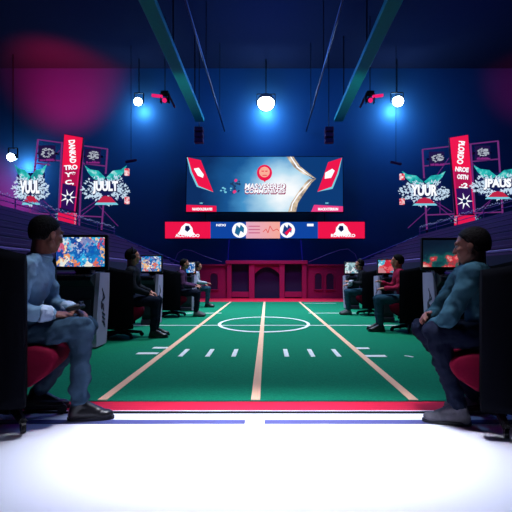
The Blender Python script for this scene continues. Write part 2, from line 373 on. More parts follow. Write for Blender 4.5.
t, fx, fz = pan('ribbon_scoreboard', 'long narrow red and blue score ribbon hung below the big video wall', 'scoreboard', 265, 238.5, SD)
pg(MB(), [(164.6, 238.9), (365.2, 238.9), (365.2, 221.4), (164.6, 221.4)], 0, .2).build('housing', M['black'], t)
def seg(a, b, m): return pg(MB(), [(a, 238.4), (b, 238.4), (b, 221.9), (a, 221.9)], -.02, 0).build('panel', m, t)
r1 = seg(165.2, 210.5, E['red']); b1 = seg(210.5, 246, E['blue']); p1 = seg(246, 280, E['pinkgrad']); b2 = seg(280, 318, E['blue']); r2 = seg(318, 364.6, E['red'])
pink = p1
for pa, u, w in ((r1, 186.5, 'ACCTARDO'), (r2, 342, 'ROCTARKO')):
    sg = 1 if u < 200 else -1
    hp = [(-9, 3), (-6.5, 0), (-5, -4), (-1, -7.6), (3, -7), (6, -3), (6.5, 1), (9, 3.5), (4, 5), (-2, 4.6)]
    pg(MB(), [(u + sg * a, 231 + b) for a, b in (hp if sg > 0 else hp[::-1])], -.03, -.02).build('helmet_emblem', E['white'], pa)
    pg(MB(), [(u + sg * a, 229 + b) for a, b in ((-1, -3), (2.5, -3.2), (4, 0), (1, 3), (-1.5, 1))], -.036, -.03).build('helmet_patch', E['navy'], pa)
    text(w, 'lettering', E['white'], pa, (fx(u + 1), -.028, fz(235.6)), .3, fit=(1.15, .15), bold=.012)
text('NFXI', 'lettering', E['white'], b1, (fx(221), -.026, fz(225.2)), .3, fit=(.45, .11), bold=.012)
pg(MB(), [(307, 226.3), (307, 223.8), (313.5, 223.8), (313.5, 226.3)], -.026, -.02).build('lettering_bar', E['white'], b2)
for u, pa, glyph in ((239.7, b1, 'W'), (287.3, b2, 'L')):
    o = MB().disc((fx(u), fz(230.2)), .36, -.034, -.02).build('club_badge', E['white'], pa)
    pg(MB(), [(u - 5, 233), (u - 3, 225), (u, 228), (u + 1, 224.5), (u + 4.5, 228), (u + 4, 233), (u + 1, 231), (u - 1, 236)], -.04, -.034).build('badge_mark', emi('led_badge', (30, 104, 150) if u < 260 else (24, 60, 130)), o)
pg(MB(), [(284.5, 233), (287, 235.5), (292, 229), (290, 228)], -.046, -.04).build('badge_stroke', E['red'], b2)
mk = MB()
for v in (226, 229.3, 232.6): pg(mk, [(248.5, v + .8), (260, v + .8), (260, v - .2), (248.5, v - .2)], -.027, -.02)
mk.build('score_lines', emi('led_rose', (200, 96, 130)), pink)
mk = MB(); mk.tube([(fx(a), -.022, fz(b)) for a, b in ((263, 232), (266, 229), (268, 233), (270, 226), (273, 231), (277, 229), (279, 231))], .02)
mk.build('score_squiggle', emi('led_coral', (226, 96, 90)), pink)
for a, b in ((229, 225), (301, 305)): MB().cone((fx(a), .1, fz(238.8)), (fx(b), .1, -Z(238.5, SD)), .03).build('strut', M['cable'], t)
mk = MB()
for a in (205, 325): mk.cone((fx(a), .12, fz(221.5)), (fx(a), .12, fz(212.7)), .02)
mk.build('hanger_rods', M['black'], t)
for a, lb in (((174, 262), 'left'), ((356, 262), 'right')):
    sg = 1 if lb == 'left' else -1
    pts = [(174, 262), (178, 253), (184, 249.5), (192, 251), (204, 256), (222, 262)] if sg > 0 else [(358, 262), (355, 254), (348, 249), (340, 250), (326, 255), (309, 262)]
    w = [P(a_, b_, 15.4) for a_, b_ in pts]
    tag(MB().tube([(p.x, p.y, p.z) for p in w], .014).build('looped_cable', M['cable']), 'thin looped cable rising behind the %s side of the low crimson wall' % lb, 'cable')

# ------------------------------------------------------------------ lit rigs on both sides
RD = 16.6; rs = F / RD
def rig(side, posts, bars, diags, bn, screens, emblems, words, base):
    cu = sum(p[0][0] for p in posts) / len(posts)
    g = Vector((X(cu, RD), RD + .12, 0))
    t = thing('truss_rig', 'tall tilted truss frame with its purple light set as glow behind the %s stand' % side, 'truss rig', g)
    def L(u, v, dy=0): p = P(u, v, RD + .12 + dy); return (p.x - g.x, dy, p.z)
    for (a, b) in posts:
        k = (b[0] - a[0]) / (b[1] - a[1]); foot = (b[0] + k * 40, b[1] + 40)
        p0, p1 = L(*a), L(*b); dirv = Vector(p1) - Vector(p0); q = Vector(p0) + dirv * (p0[2] / (p0[2] - p1[2]))
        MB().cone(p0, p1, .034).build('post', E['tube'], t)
        MB().cone(p1, (q.x, 0, .0), .045).build('lower_post', M['metal'], t)
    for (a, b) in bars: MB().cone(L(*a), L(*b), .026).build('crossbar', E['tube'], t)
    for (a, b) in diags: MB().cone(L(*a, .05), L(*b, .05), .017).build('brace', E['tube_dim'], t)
    # banner
    (tl, tr, br, bl) = bn
    c = P((bl[0] + br[0]) / 2, (bl[1] + br[1]) / 2, RD - .1)
    b = thing('led_banner', 'tall glowing red banner with white vertical lettering on the %s rig' % side, 'banner', c)
    def B(u, v): p = P(u, v, RD - .1); return (p.x - c.x, p.z - c.z)
    def lerp(p, q, k): return (p[0] + (q[0] - p[0]) * k, p[1] + (q[1] - p[1]) * k)
    def at(i, j): return lerp(lerp(tl, tr, i), lerp(bl, br, i), j)
    def quad(i0, j0, i1, j1, y0, y1): return MB().prism([B(*at(i0, j1)), B(*at(i1, j1)), B(*at(i1, j0)), B(*at(i0, j0))], y0, y1)
    quad(-.03, -.01, 1.03, 1.0, 0, .12).build('frame', M['maroon'], b)
    quad(0, 0, 1, .42, -.02, 0).build('red_field', E['red'], b)
    quad(0, .42, 1, .66, -.02, 0).build('wine_field', emi('led_wine_' + side, (176, 18, 76)), b)
    quad(0, .66, 1, .995, -.02, 0).build('navy_field', emi('led_plum_' + side, (44, 16, 84)), b)
    for i in (0, .92): quad(i, .42, i + .08, .995, -.028, -.02).build('edge_stripe', emi('led_edge_' + side, (206, 26, 96)), b)
    ang = math.atan2(bl[0] - tl[0], bl[1] - tl[1])
    def put(w, i, j, wd, hh, vert, m=E['white']):
        x, z = B(*at(i, j)); rt = (math.pi / 2, (math.pi / 2 if vert else 0) + ang, 0)
        text(w, 'lettering', m, b, (x, -.03, z), .3, rot=rt, fit=(wd, hh), bold=.012)
    put(words[0], .52, .21, .95, .26, True)
    put(words[1], .5, .425, .55, .2, False); put(words[2], .5, .52, .45, .2, False); put(words[3], .5, .63, .36, .22, False)
    x, z = B(*at(.5, .83)); mb = MB()
    for k in range(7):
        a = k * 2 * math.pi / 7; mb.prism([(x + .1 * math.cos(a - .4), z + .1 * math.sin(a - .4)), (x + .34 * math.cos(a), z + .34 * math.sin(a)), (x + .1 * math.cos(a + .4), z + .1 * math.sin(a + .4))], -.03 - .0005 * k, -.02)
    o = mb.build('star_emblem', E['white'], b); MB().disc((x, z), .09, -.04, -.03).build('emblem_core', E['navy'], o)
    # red block below the banner
    (ua, va, ub, vb) = base; c2 = P((ua + ub) / 2, vb, RD - .1)
    k2 = thing('led_block', 'glowing red block with sparkling white edges below the %s banner' % side, 'light block', c2)
    w_, h_ = (ub - ua) / rs, (vb - va) / rs
    MB().box((0, .06, h_ / 2), (w_, .2, h_)).build('body', emi('led_block_' + side, (226, 22, 78)), k2)
    mb = MB()
    for k in range(40):
        sx = R.choice((-1, 1)); mb.ell((sx * (w_ / 2 + abs(R.gauss(.03, .07))), -.05, R.uniform(0, h_)), (.014, .014, .014), n=6)
    mb.build('sparkles', E['cyan'], k2)['kind'] = 'stuff'
    mb = MB(); mb.cone((0, .06, 0), (0, .06, -c2.z), .06); mb.build('stem', M['metal'], k2)
    # splatter screens
    for (ua, va, ub, vb, word, red, who) in screens:
        cu_, cv = (ua + ub) / 2, (va + vb) / 2; c = P(cu_, vb, RD - .25); q = F / (RD - .25)
        t2 = thing('logo_screen', who, 'screen', c)
        W, Hh = (ub - ua) / q, (vb - va) / q
        def pt(i, j): return (W * (i - .5), Hh * (1 - j))
        MB().prism([pt(.1, .2), pt(.14, .86), pt(.86, .86), pt(.9, .2)], .02, .08).build('panel', emi('led_panel_navy', (16, 24, 78)), t2)
        for m_ in (1, -1):
            f = (lambda i: i) if m_ > 0 else (lambda i: 1 - i)
            MB().prism([pt(f(i), j) for i, j in ((.03, .0), (.16, .1), (.34, .13), (.49, .3), (.42, .38), (.22, .33), (.1, .17))], -.01, .02).build('wing', ramp_emi('led_wing', [(.3, (20, 120, 130)), (.55, (40, 190, 185)), (.75, (190, 235, 240))], 5.0, seed=R.random() * 9), t2)
        mb = MB()
        for k in range(330):
            a = R.uniform(0, 2 * math.pi); rr = R.uniform(.4, 1.0)
            i, j = .5 + .54 * rr * math.cos(a), .6 + .33 * rr * math.sin(a) * (1 + .25 * math.sin(5 * a)); sz = R.uniform(.008, .042)
            p_, q_ = pt(i, j); b0 = a + R.uniform(-.8, .8)
            mb.prism([(p_ + sz * 2.4 * math.cos(b0), q_ - sz * 2.4 * math.sin(b0)), (p_ + sz * math.cos(b0 + 2.1), q_ - sz * math.sin(b0 + 2.1)), (p_ + sz * math.cos(b0 + 4.2), q_ - sz * math.sin(b0 + 4.2))], -.012 - .00008 * k, .02)
        mb.build('splatter', emi('led_splatter', (196, 220, 240)), t2)['kind'] = 'stuff'
        x_, z_ = pt(.5, .55)
        text(word, 'lettering', E['navy'], t2, (x_ + .02, -.04, z_ - .02), .3, fit=(W * .60, Hh * .36), bold=.02)
        text(word, 'lettering', E['white'], t2, (x_, -.05, z_), .3, fit=(W * .57, Hh * .32), bold=.015)
        MB().prism([pt(.3, .93), pt(.42, .78), (pt(.5, .75)), pt(.62, .78), pt(.74, .93)], -.045, .02).build('red_swoosh', emi('led_swoosh', (190, 36, 70)), t2)
        MB().prism([pt(.26, .97), pt(.78, .97), pt(.74, .92), pt(.3, .92)], -.05, .02).build('underline', E['cyan'], t2)
        if red:
            i0 = .93 if red > 0 else -.02
            for j in (.08, .78): MB().prism([pt(i0, j + .17), pt(i0 + .1, j + .17), pt(i0 + .1, j), pt(i0, j)], -.055, .02).build('corner_tile', ramp_emi('led_tile', [(.4, (220, 40, 70)), (.6, (250, 225, 230))], 9.0, seed=R.random() * 9), t2)
        MB().box((0, .23, Hh / 2), (W * .5, .32, Hh * .12)).build('bracket', M['metal'], t2)
    for (u, v, r, who) in emblems:
        c = P(u, v + r, RD - .02); q = rs; rr = r / q
        e = thing('emblem_panel', who, 'emblem panel', c)
        MB().rect(-rr * 1.5, -rr * .5, rr * 1.5, rr * 2.4, .02, .06).build('panel', emi('led_emblem_back', (34, 20, 72), .8), e)
        MB().box((0, .1, rr), (rr * 3.6, .12, .05)).build('bracket', M['metal'], e)
        mb = MB()
        for k in range(60):
            a, q_ = R.uniform(0, 6.28), rr * math.sqrt(R.random()); x, z = q_ * 1.15 * math.cos(a), rr + q_ * .85 * math.sin(a)
            mb.rect(x, z, x + R.uniform(.02, .08), z + .025, -.0 - .0003 * k, .02)
        mb.build('dotted_emblem', emi('led_emblem', (170, 176, 190)), e)['kind'] = 'stuff'
        mb = MB()
        for k in range(26):
            x = R.uniform(-1.3, 1.3) * rr; mb.rect(x, -rr * .4, x + .05, -rr * .4 + R.uniform(.02, .09), -.0 - .0003 * k, .02)
        mb.build('caption', emi('led_caption', (130, 40, 120)), e)['kind'] = 'stuff'
rig('left',
    [((38, 139.5), (28, 228)), ((107.5, 149), (101.5, 230)), ((62, 142), (58, 226)), ((83, 145.5), (79, 228))],
    [((38, 139.5), (107.5, 149)), ((35, 163), (50, 165)), ((27.8, 213), (102.5, 217)), ((36, 158), (105, 166))],
    [((60, 165), (80, 200)), ((79, 155), (98, 190)), ((40, 205), (60, 222)), ((56, 212), (38, 196)), ((80, 212), (104, 196)), ((76, 220), (98, 203)), ((98, 205), (118, 226)), ((60, 150), (44, 168))],
    ((64.5, 134.5), (82.8, 137.8), (75.5, 212), (59.8, 208)),
    [(13.5, 164.5, 47.5, 206, 'VUUL', 0, 'ragged white and teal logo screen at the outer edge of the left rig'),
     (83.5, 165.5, 128, 206, 'JUULT', 1, 'ragged white and teal logo screen inward of the left red banner')],
    [(46.5, 153, 5.6, 'small dotted round emblem panel at outer top of the left rig'), (92.5, 156, 5.2, 'small dotted round emblem panel at inner top of the left rig')],
    ('DANKAD', 'TRO', 'Y*', 'C,'), (58.5, 213, 75, 224.5))
rig('right',
    [((422.5, 149.5), (427, 230)), ((498, 141), (503.5, 228)), ((450, 146), (456, 228)), ((470.5, 144), (476, 226))],
    [((422.5, 149.5), (498, 141)), ((427, 215), (503, 212)), ((424, 166), (499, 159))],
    [((449, 158), (428, 188)), ((472, 163), (486, 176)), ((452, 212), (430, 198)), ((455, 220), (436, 204)), ((474, 214), (498, 194)), ((474, 222), (490, 202)), ((430, 208), (408, 228)), ((440, 214), (440, 198))],
    ((449.8, 138), (467.8, 135), (474.5, 214), (456.5, 215)),
    [(400.5, 171, 447, 206.5, 'YUUR', -1, 'ragged white and teal logo screen inward of the right red banner'),
     (472.5, 165.5, 521, 200, 'JPAUS', 0, 'ragged white and teal logo screen at the outer edge of the right rig')],
    [(437, 158.5, 5, 'small dotted round emblem panel at inner top of the right rig'), (483, 152.5, 5, 'small dotted round emblem panel at outer top of the right rig')],
    ('PLORDO', 'NROE', 'OSTN', '.:2'), (456, 215.5, 474.5, 225))

# ------------------------------------------------------------------ ceiling gear
for sg, lb in ((-1, 'left'), (1, 'right')):
    x = -3.12 if sg < 0 else 3.32
    t = thing('ceiling_beam', 'teal flat beam running along the ceiling at the %s of the video wall' % lb, 'beam', (x, 13.3, 8.0))
    MB().box((0, 0, .09), (.42, 10.6, .18)).build('beam_body', M['teal_beam'], t, bevel=.02)
    for y in (-4, 0, 4): MB().cone((0, y, .18), (0, y, 3.2), .025).build('hanger', M['black'], t)
    x = -2.1 if sg < 0 else 1.95
    t = thing('lighting_pipe', 'thin grey pipe running along the ceiling above the %s half of the video wall' % lb, 'pipe', (x, 13.8, 8.0))
    MB().cone((0, -5.5, 0), (0, 6.0, 0), .035).build('pipe_body', M['metal'], t)
    for y in (-4, 0, 4): MB().cone((0, y, 0), (0, y, 3.2), .015).build('hanger', M['black'], t)
    # stacked speakers
    u = 199 if sg < 0 else 329
    t = thing('line_array', 'three dim maroon speakers hung in a stack above the %s end of the video wall' % lb, 'speaker', P(u, 144, 18.5))
    for k in range(3):
        MB().box((0, 0, .14 + k * .25), (.4, .35, .2), Euler((.1 * (1 - k), 0, 0))).build('speaker_box', M['maroon'], t, bevel=.02)
    MB().cone((0, .05, .1), (0, .05, CZ - P(u, 144, 18.5).z), .02).build('hanger', M['black'], t)
    # moving head
    u = 165 if sg < 0 else 370
    c = P(u, 104, 16); t = thing('moving_head', 'moving head spotlight with a pink lens hung near the %s teal beam' % lb, 'stage light', c)
    MB().box((0, 0, .42), (.3, .25, .14)).build('base', M['black'], t, bevel=.02)
    MB().box((-.16, 0, .22), (.04, .12, .36)).box((.16, 0, .22), (.04, .12, .36)).build('yoke', M['black'], t)
    hd = MB().cone((-.02 * sg, -.16, .08), (.02, .16, .24), .1, .12, 16).build('head', M['black'], t)
    MB().cone((-.02 * sg, -.175, .075), (-.02 * sg, -.16, .08), .09, .095, 16).build('lens', E['pinklamp'], hd)
    q = -1 if sg < 0 else 1
    MB().box((q * .3, -.05, .3), (.42, .1, .09), Euler((0, -.12 * q, 0))).build('pink_strip', E['pinklamp'], t)
    MB().box((-q * .28, .0, .1), (.08, .1, .5), Euler((0, .45 * q, 0))).build('arm', M['maroon'], t)
    MB().cone((0, 0, .48), (0, 0, CZ - c.z), .02).build('hanger', M['black'], t)
    u, v = (131, 161) if sg < 0 else (396, 163)
    c = P(u, v, 18); t = thing('par_light', 'small dim plum light bar hung inward of the %s rig' % lb, 'stage light', c)
    MB().box((0, 0, 0), (.5, .12, .1), Euler((0, .2 * sg, 0))).build('bar', M['maroon'], t, bevel=.02)
    MB().cone((0, 0, .04), (0, 0, CZ - c.z), .012).build('hanger', M['black'], t)
lamps = [(138, 101.5, 19.0, .2, 'left bright floodlight above the left rig'), (266, 102.5, 19.0, .4, 'largest bright floodlight centred above the video wall'),
         (398, 101, 19.0, .27, 'right bright floodlight above the right rig'), (11, 157, 18.6, .19, 'low bright floodlight at the outer edge of the left rig')]
for u, v, d, r, lb in lamps:
    c = P(u, v, d); t = thing('floodlight', lb, 'floodlight', c)
    can = MB().cone((0, .32, .1), (0, 0, 0), r * .7, r * 1.05, 24).build('housing', M['black'], t)
    MB().ell((0, -.0, 0), (r, .1, r), n=24).build('lens', E['lamp'], can, smooth=True)
    MB().box((-r * 1.1, .15, .2), (.03, .06, .5)).box((r * 1.1, .15, .2), (.03, .06, .5)).box((0, .15, .46), (r * 2.2, .06, .04)).build('yoke', M['black'], t)
    MB().cone((0, .15, .46), (0, .15, CZ - c.z), .025).build('hanger', M['black'], t)

# ------------------------------------------------------------------ chairs (forward = +x)
def make_chair():
    t = thing('gaming_chair', 'x', 'chair', (0, 0, 0), 0, None)
    mb = MB(); n = 18; rows = []
    for i in range(n + 1):
        a = -1 + 2 * i / n                          # along the U from one wing to the other
        ang = a * math.radians(112)
        x, y = -.06 - .27 * math.cos(ang), .31 * math.sin(ang)
        x = x if abs(ang) < math.pi / 2 else -.06 + (abs(ang) - math.pi / 2) * .62
        y = y if abs(ang) < math.pi / 2 else math.copysign(.31, a)
        top = 1.08 - .16 * max(0, abs(a) - .35) ** 1.4
        nx, ny = (-math.cos(ang), math.sin(ang)) if abs(ang) < math.pi / 2 else (0, math.copysign(1, a))
        prof = [(0, .17), (.035, .16), (.05, .22), (.052, .7), (.045, top - .05), (.028, top), (0, top), (-.02, top - .05), (-.02, .25), (-.01, .19)]
        rows.append([mb.bm.verts.new((x + nx * o, y + ny * o, z)) for o, z in prof])
    k = len(rows[0])
    for i in range(n):
        for j in range(k): mb.bm.faces.new((rows[i][j], rows[i + 1][j], rows[i + 1][(j + 1) % k], rows[i][(j + 1) % k]))
    mb.bm.faces.new(rows[0]); mb.bm.faces.new(rows[-1][::-1])
    mb.build('back_shell', M['chair'], t, smooth=True)
    # seat cushion with a rounded belly
    mb = MB(); sec = [(-.27, .46), (.2, .475), (.3, .45), (.33, .4), (.3, .33), (.18, .25), (.0, .2), (-.2, .19), (-.27, .25)]
    f = [[mb.bm.verts.new((x, y, z)) for x, z in sec] for y in (-.25, .25)]
    mb.bm.faces.new(f[0]); mb.bm.faces.new(f[1][::-1])
    for i in range(len(sec)): mb.bm.faces.new((f[0][i], f[1][i], f[1][(i + 1) % len(sec)], f[0][(i + 1) % len(sec)]))
    mb.build('seat', M['seat'], t, bevel=.03, smooth=True)
    MB().cone((0, 0, .08), (0, 0, .22), .035).cone((0, 0, .05), (0, 0, .13), .06, .045).build('post', M['black'], t)
    for q in range(5):
        a = q * 2 * math.pi / 5 + .2; c, s_ = math.cos(a), math.sin(a)
        lg = MB().cone((0, 0, .095), (.29 * c, .29 * s_, .06), .032, .022, 8).build('base_leg', M['black'], t)
        MB().cone((.29 * c - .012 * s_, .29 * s_ + .012 * c, .03), (.29 * c + .012 * s_, .29 * s_ - .012 * c, .03), .03, .03, 14).cone((.29 * c, .29 * s_, .03), (.29 * c, .29 * s_, .07), .01).build('caster', M['black'], lg)
    return t
chair0 = make_chair()

# ------------------------------------------------------------------ people (forward = +x, left = +y)
def remesh(mb, vox, name, m, parent, smooth=3, wr=0.0, wsc=9.0, clip=None):
    me = bpy.data.meshes.new('raw'); mb.bm.to_mesh(me); mb.bm.free()
    o = bpy.data.objects.new('raw', me); COL.objects.link(o)
    md = o.modifiers.new('r', 'REMESH'); md.mode = 'VOXEL'; md.voxel_size = vox; md.use_smooth_shade = True
    sm = o.modifiers.new('s', 'SMOOTH'); sm.factor = .5; sm.iterations = smooth
    dg = bpy.context.evaluated_depsgraph_get(); dg.update()
    out = bpy.data.meshes.new_from_object(o.evaluated_get(dg)); bpy.data.objects.remove(o)
    if wr:
        ns = [v.normal.copy() for v in out.vertices]
        for v, nn in zip(out.vertices, ns):
            p = v.co * wsc
            v.co += nn * wr * (noise.noise(Vector((p.x, p.y, p.z * 1.7))) + .6 * noise.noise(p * 2.3) + .3 * noise.noise(p * 4.7))
    out.name = name; out.materials.clear(); out.materials.append(m)
    for p in out.polygons: p.use_smooth = True
    r = bpy.data.objects.new(name, out); COL.objects.link(r)
    if parent is not None: r.parent = parent
    return r
def hand(mb, w, d, up, side, k, curl=0.6):
    """palm, four fingers and a thumb from the wrist w along d; up is the back of the hand; side=+1 when the thumb leaves towards +lat"""
    d = d.normalized(); up = (up - d * up.dot(d)).normalized(); lat = d.cross(up) * side
    for i, o in enumerate((-.030, -.010, .010, .029)):
        b0 = w + (d * .012 + lat * o * .6) * k; b1 = w + (d * (.088 - .006 * abs(i - 2)) + lat * o) * k
        mb.cap(b0, b1, .0145 * k, .0125 * k, n=8)
        ln = (.062, .074, .08, .07)[i]; p = b1; dd = d.copy(); rr = .0105 * k
        for q, fr in enumerate((.45, .32, .25)):
            ang = curl * (.55 + .35 * q)
            dd = (dd * math.cos(ang) - up * math.sin(ang)).normalized(); upn = (up * math.cos(ang) + d * math.sin(ang))
            p2 = p + dd * ln * fr * k; mb.cap(p, p2, rr, rr * .9, n=8); p = p2; rr *= .9
    a = w + (d * .025 + lat * .022) * k; b = w + (d * .06 + lat * .05 - up * .012) * k; c = b + (d * .032 + lat * .012 - up * .012) * k; e = c + (d * .026 - lat * .002 - up * .008) * k
    mb.cap(a, b, .014 * k, .012 * k, n=8).cap(b, c, .0115 * k, .0105 * k, n=8).cap(c, e, .0105 * k, .009 * k, n=8)
DEF = dict(pelvis=(0, 0, .56), waist=(.04, 0, .73), chest=(.09, 0, .93), neck=(.12, 0, 1.075), head=(.155, 0, 1.215),
           shl=(.1, .19, 1.0), shr=(.1, -.19, 1.0), ell=(.14, .25, .75), elr=(.14, -.25, .75), wrl=(.34, .14, .68), wrr=(.34, -.14, .68),
           hpl=(.02, .09, .545), hpr=(.02, -.09, .545), knl=(.45, .14, .555), knr=(.45, -.14, .555), anl=(.42, .13, .1), anr=(.42, -.13, .1),
           yaw=0.0, pitch=0.0, footl=0.0, footr=0.0, hup_r=(0, -.3, 1), hup_l=(0, .3, 1), curl=.6)
def person(label, loc, heading, sc, near, skin, hair, shirt, trousers, shoe, pose={}, cuff=None, cap=False, phones=False, laces=False, beard=False):
    J = dict(DEF); J.update(pose)
    V = {k: Vector(v) for k, v in J.items() if isinstance(v, tuple)}
    vox = .0062 if near else .012
    mb = MB()
    # trunk
    mb.ell(V['pelvis'], (.10, .15, .10)); mb.ell(V['waist'], (.09, .13, .13)); mb.ell(V['chest'], (.095, .15, .16))
    mb.cap(V['pelvis'], V['waist'], .1, .1); mb.cap(V['waist'], V['chest'], .1, .1); mb.cap(V['shl'], V['shr'], .05, .05)
    mb.cap(V['chest'] + (V['neck'] - V['chest']) * .5, V['neck'], .075, .058); mb.cap(V['neck'], V['head'] + Vector((-.025, 0, -.03)), .062, .06)
    # head
    hr = Euler((0, J['pitch'], J['yaw'])).to_matrix(); hc = V['head']
    def h(x, y, z): return hc + hr @ Vector((x, y, z))
    mb.ell(h(-.012, 0, .035), (.098, .077, .088), hr, 20); mb.ell(h(.03, 0, -.02), (.062, .062, .08), hr, 16); mb.ell(h(.052, 0, -.075), (.036, .04, .034), hr, 12)
    mb.cap(h(.0, .05, -.05), h(.05, .022, -.085), .024, .022); mb.cap(h(.0, -.05, -.05), h(.05, -.022, -.085), .024, .022)
    mb.cap(h(.086, 0, .02), h(.106, 0, -.018), .010, .0145, n=8); mb.ell(h(.098, .011, -.022), (.011, .009, .008)); mb.ell(h(.098, -.011, -.022), (.011, .009, .008))
    mb.cap(h(.078, .045, .035), h(.088, .012, .035), .012, .012, n=8); mb.cap(h(.078, -.045, .035), h(.088, -.012, .035), .012, .012, n=8)
    mb.cap(h(.084, .018, -.047), h(.084, -.018, -.047), .0085, .0085, n=8); mb.cap(h(.08, .015, -.058), h(.08, -.015, -.058), .0095, .0095, n=8)
    mb.ell(h(.06, .045, -.012), (.026, .02, .024), hr); mb.ell(h(.06, -.045, -.012), (.026, .02, .024), hr)
    for q in (1, -1):
        mb.ell(h(-.008, q * .078, -.004), (.021, .009, .032), hr); mb.ell(h(-.004, q * .076, -.024), (.012, .01, .012), hr)
    # limbs
    for q in 'lr':
        mb.cap(V['sh' + q], V['el' + q], .047, .04); mb.cap(V['el' + q], V['wr' + q], .04, .027)
        mb.cap(V['hp' + q], V['kn' + q], .066, .044); mb.cap(V['kn' + q], V['an' + q], .042, .032)
        hd = (V['wr' + q] - V['el' + q]); hand(mb, V['wr' + q], V.get('hd_' + q, hd), V['hup_' + q], (1 if q == 'r' else -1) * -1, 1.0, J['curl'])
    body = remesh(mb, vox, 'person', M[skin], None, smooth=2)
    body.location = loc; body.rotation_euler = (0, 0, heading); body.scale = (sc,) * 3
    tag(body, label, 'person')
    # eyes
    for q in (1, -1):
        e = MB().ell(h(.079, q * .031, .014), (.0125, .0125, .0105), hr).build('eye', M['eye'], body, smooth=True)
        MB().ell(h(.0895, q * .031, .014), (.0035, .006, .006), hr).build('iris', M['black'], e, smooth=True)
    # hair: shell over the skull, pulled inside the head below the hairline
    mb = MB(); mb.ell((0, 0, 0), (1, 1, 1), n=36)
    for v in mb.bm.verts:
        c = v.co.copy(); x, y, z = c
        line = (-.80 + 1.25 * max(0, x + .2)) if x > -.2 else -.80
        kf = max(0, min(1, (z - line) * 6))
        rgh = 1 + .02 * noise.noise(c * 6)
        r = .80 + kf * (.265 if not cap else .29) * rgh
        lw = max(0, min(1, -z * 1.4)) * max(0, min(1, (.25 - x) * 2))      # hair runs down to the nape
        v.co = h(-.015 + x * .098 * r * (1 + .12 * lw), y * .078 * r * (1 + .02 * lw), .038 + z * (.09 + .03 * lw) * r)
    hobj = mb.build('cap' if cap else 'hair', M[hair], body, smooth=True)
    if cap: MB().ell(h(.1, 0, .062), (.06, .06, .009), hr).build('brim', M[hair], hobj, smooth=True)
    if beard:
        mb = MB(); mb.cap(h(-.0, .052, -.045), h(.052, .022, -.092), .026, .026).cap(h(-.0, -.052, -.045), h(.052, -.022, -.092), .026, .026).ell(h(.06, 0, -.088), (.034, .036, .026), hr)
        remesh(mb, vox * 1.2, 'beard', M[hair], body)
    if phones:
        hp = MB()
        hp.tube([h(-.01 , .098 * math.cos(a), .03 + .118 * math.sin(a)) for a in [i * math.pi / 10 for i in range(11)]], .012)
        ho = hp.build('headphones', M['black'], body)
        for q in (1, -1): MB().cone(h(-.008, q * .075, -.0), h(-.008, q * .112, -.0), .04, .036, 14).build('ear_cup', M['black'], ho, bevel=.005)
    # shirt
    mb = MB(); S = .016
    mb.ell(V['pelvis'] + Vector((0, 0, .05)), (.125, .17, .1)); mb.ell(V['waist'], (.115, .155, .15)); mb.ell(V['chest'], (.12, .168, .165))
    mb.cap(V['pelvis'] + Vector((0, 0, .06)), V['waist'], .12, .118); mb.cap(V['waist'], V['chest'], .118, .118)
    mb.cap(V['shl'], V['shr'], .07, .07); mb.cap(V['chest'] + (V['neck'] - V['chest']) * .55, V['neck'] - Vector((0, 0, .03)), .088, .07)
    for q in 'lr':
        tw = V['shl' if q == 'l' else 'shr'] + (V['neck'] - V['sh' + q]) * .45 + Vector((0, 0, .0))
        mb.cap(V['sh' + q], tw, .062, .055)
        we = V['el' + q] + (V['wr' + q] - V['el' + q]) * .93
        mb.cap(V['sh' + q], V['el' + q], .070, .058); mb.cap(V['el' + q], we, .058, .042)
    remesh(mb, vox * 1.6, 'shirt', M[shirt], body, smooth=2, wr=.016 if near else .01, wsc=8.5)
    if cuff:
        for q in 'lr':
            a = V['el' + q] + (V['wr' + q] - V['el' + q]) * .66; b = V['el' + q] + (V['wr' + q] - V['el' + q]) * .99
            mb = MB().cone(a, b, .056, .047, 16); remesh(mb, vox, 'cuff', M[cuff], body, wr=.008, wsc=22)
    cl = MB(); nd = (V['head'] - V['neck']).normalized()
    for i in range(20):
        a0, a1 = i / 20 * 2 * math.pi, (i + 1) / 20 * 2 * math.pi; b = V['neck'] - Vector((.0, 0, .005))
        cl.cap(b + Vector((.066 * math.cos(a0), .066 * math.sin(a0), -.012 * math.cos(a0))), b + Vector((.066 * math.cos(a1), .066 * math.sin(a1), -.012 * math.cos(a1))), .012, n=6)
    remesh(cl, vox, 'collar', M[shirt], body)
    # trousers
    mb = MB(); mb.ell(V['pelvis'] + Vector((.01, 0, -.01)), (.125, .17, .115))
    for q in 'lr':
        dn = (V['an' + q] - V['kn' + q])
        mb.cap(V['hp' + q], V['kn' + q], .098, .074); mb.cap(V['kn' + q] + Vector((-.005, 0, -.005)), V['kn' + q] + dn * .5, .074, .062); mb.cap(V['kn' + q] + dn * .5, V['kn' + q] + dn * .93, .062, .054)
        mb.cap(V['pelvis'], V['hp' + q], .11, .1)
    remesh(mb, vox * 1.6, 'trousers', M[trousers], body, smooth=3, wr=.015 if near else .009, wsc=10)
    # shoes
    for q in 'lr':
        a = V['an' + q]; yw = J['foot' + q]; fr = Euler((0, 0, yw)).to_matrix()
        def f(x, y, z): return a + fr @ Vector((x, y, z))
        zb = -a.z if a.z < .16 else -.1
        mb = MB(); mb.cap(f(-.02, 0, zb + .06), f(0, 0, .015), .046, .045); mb.cap(f(0, 0, zb + .055), f(.12, 0, zb + .045), .044, .04); mb.ell(f(.155, 0, zb + .038), (.06, .045, .03), fr); mb.ell(f(-.03, 0, zb + .04), (.04, .037, .04), fr)
        mb.cap(f(0.02, 0, 0.0), f(.11, 0, zb + .06), .036, .03)
        sh = remesh(mb, vox * 1.1, 'shoe', M[shoe], body, smooth=2)
        so = MB(); n = 22; out = []
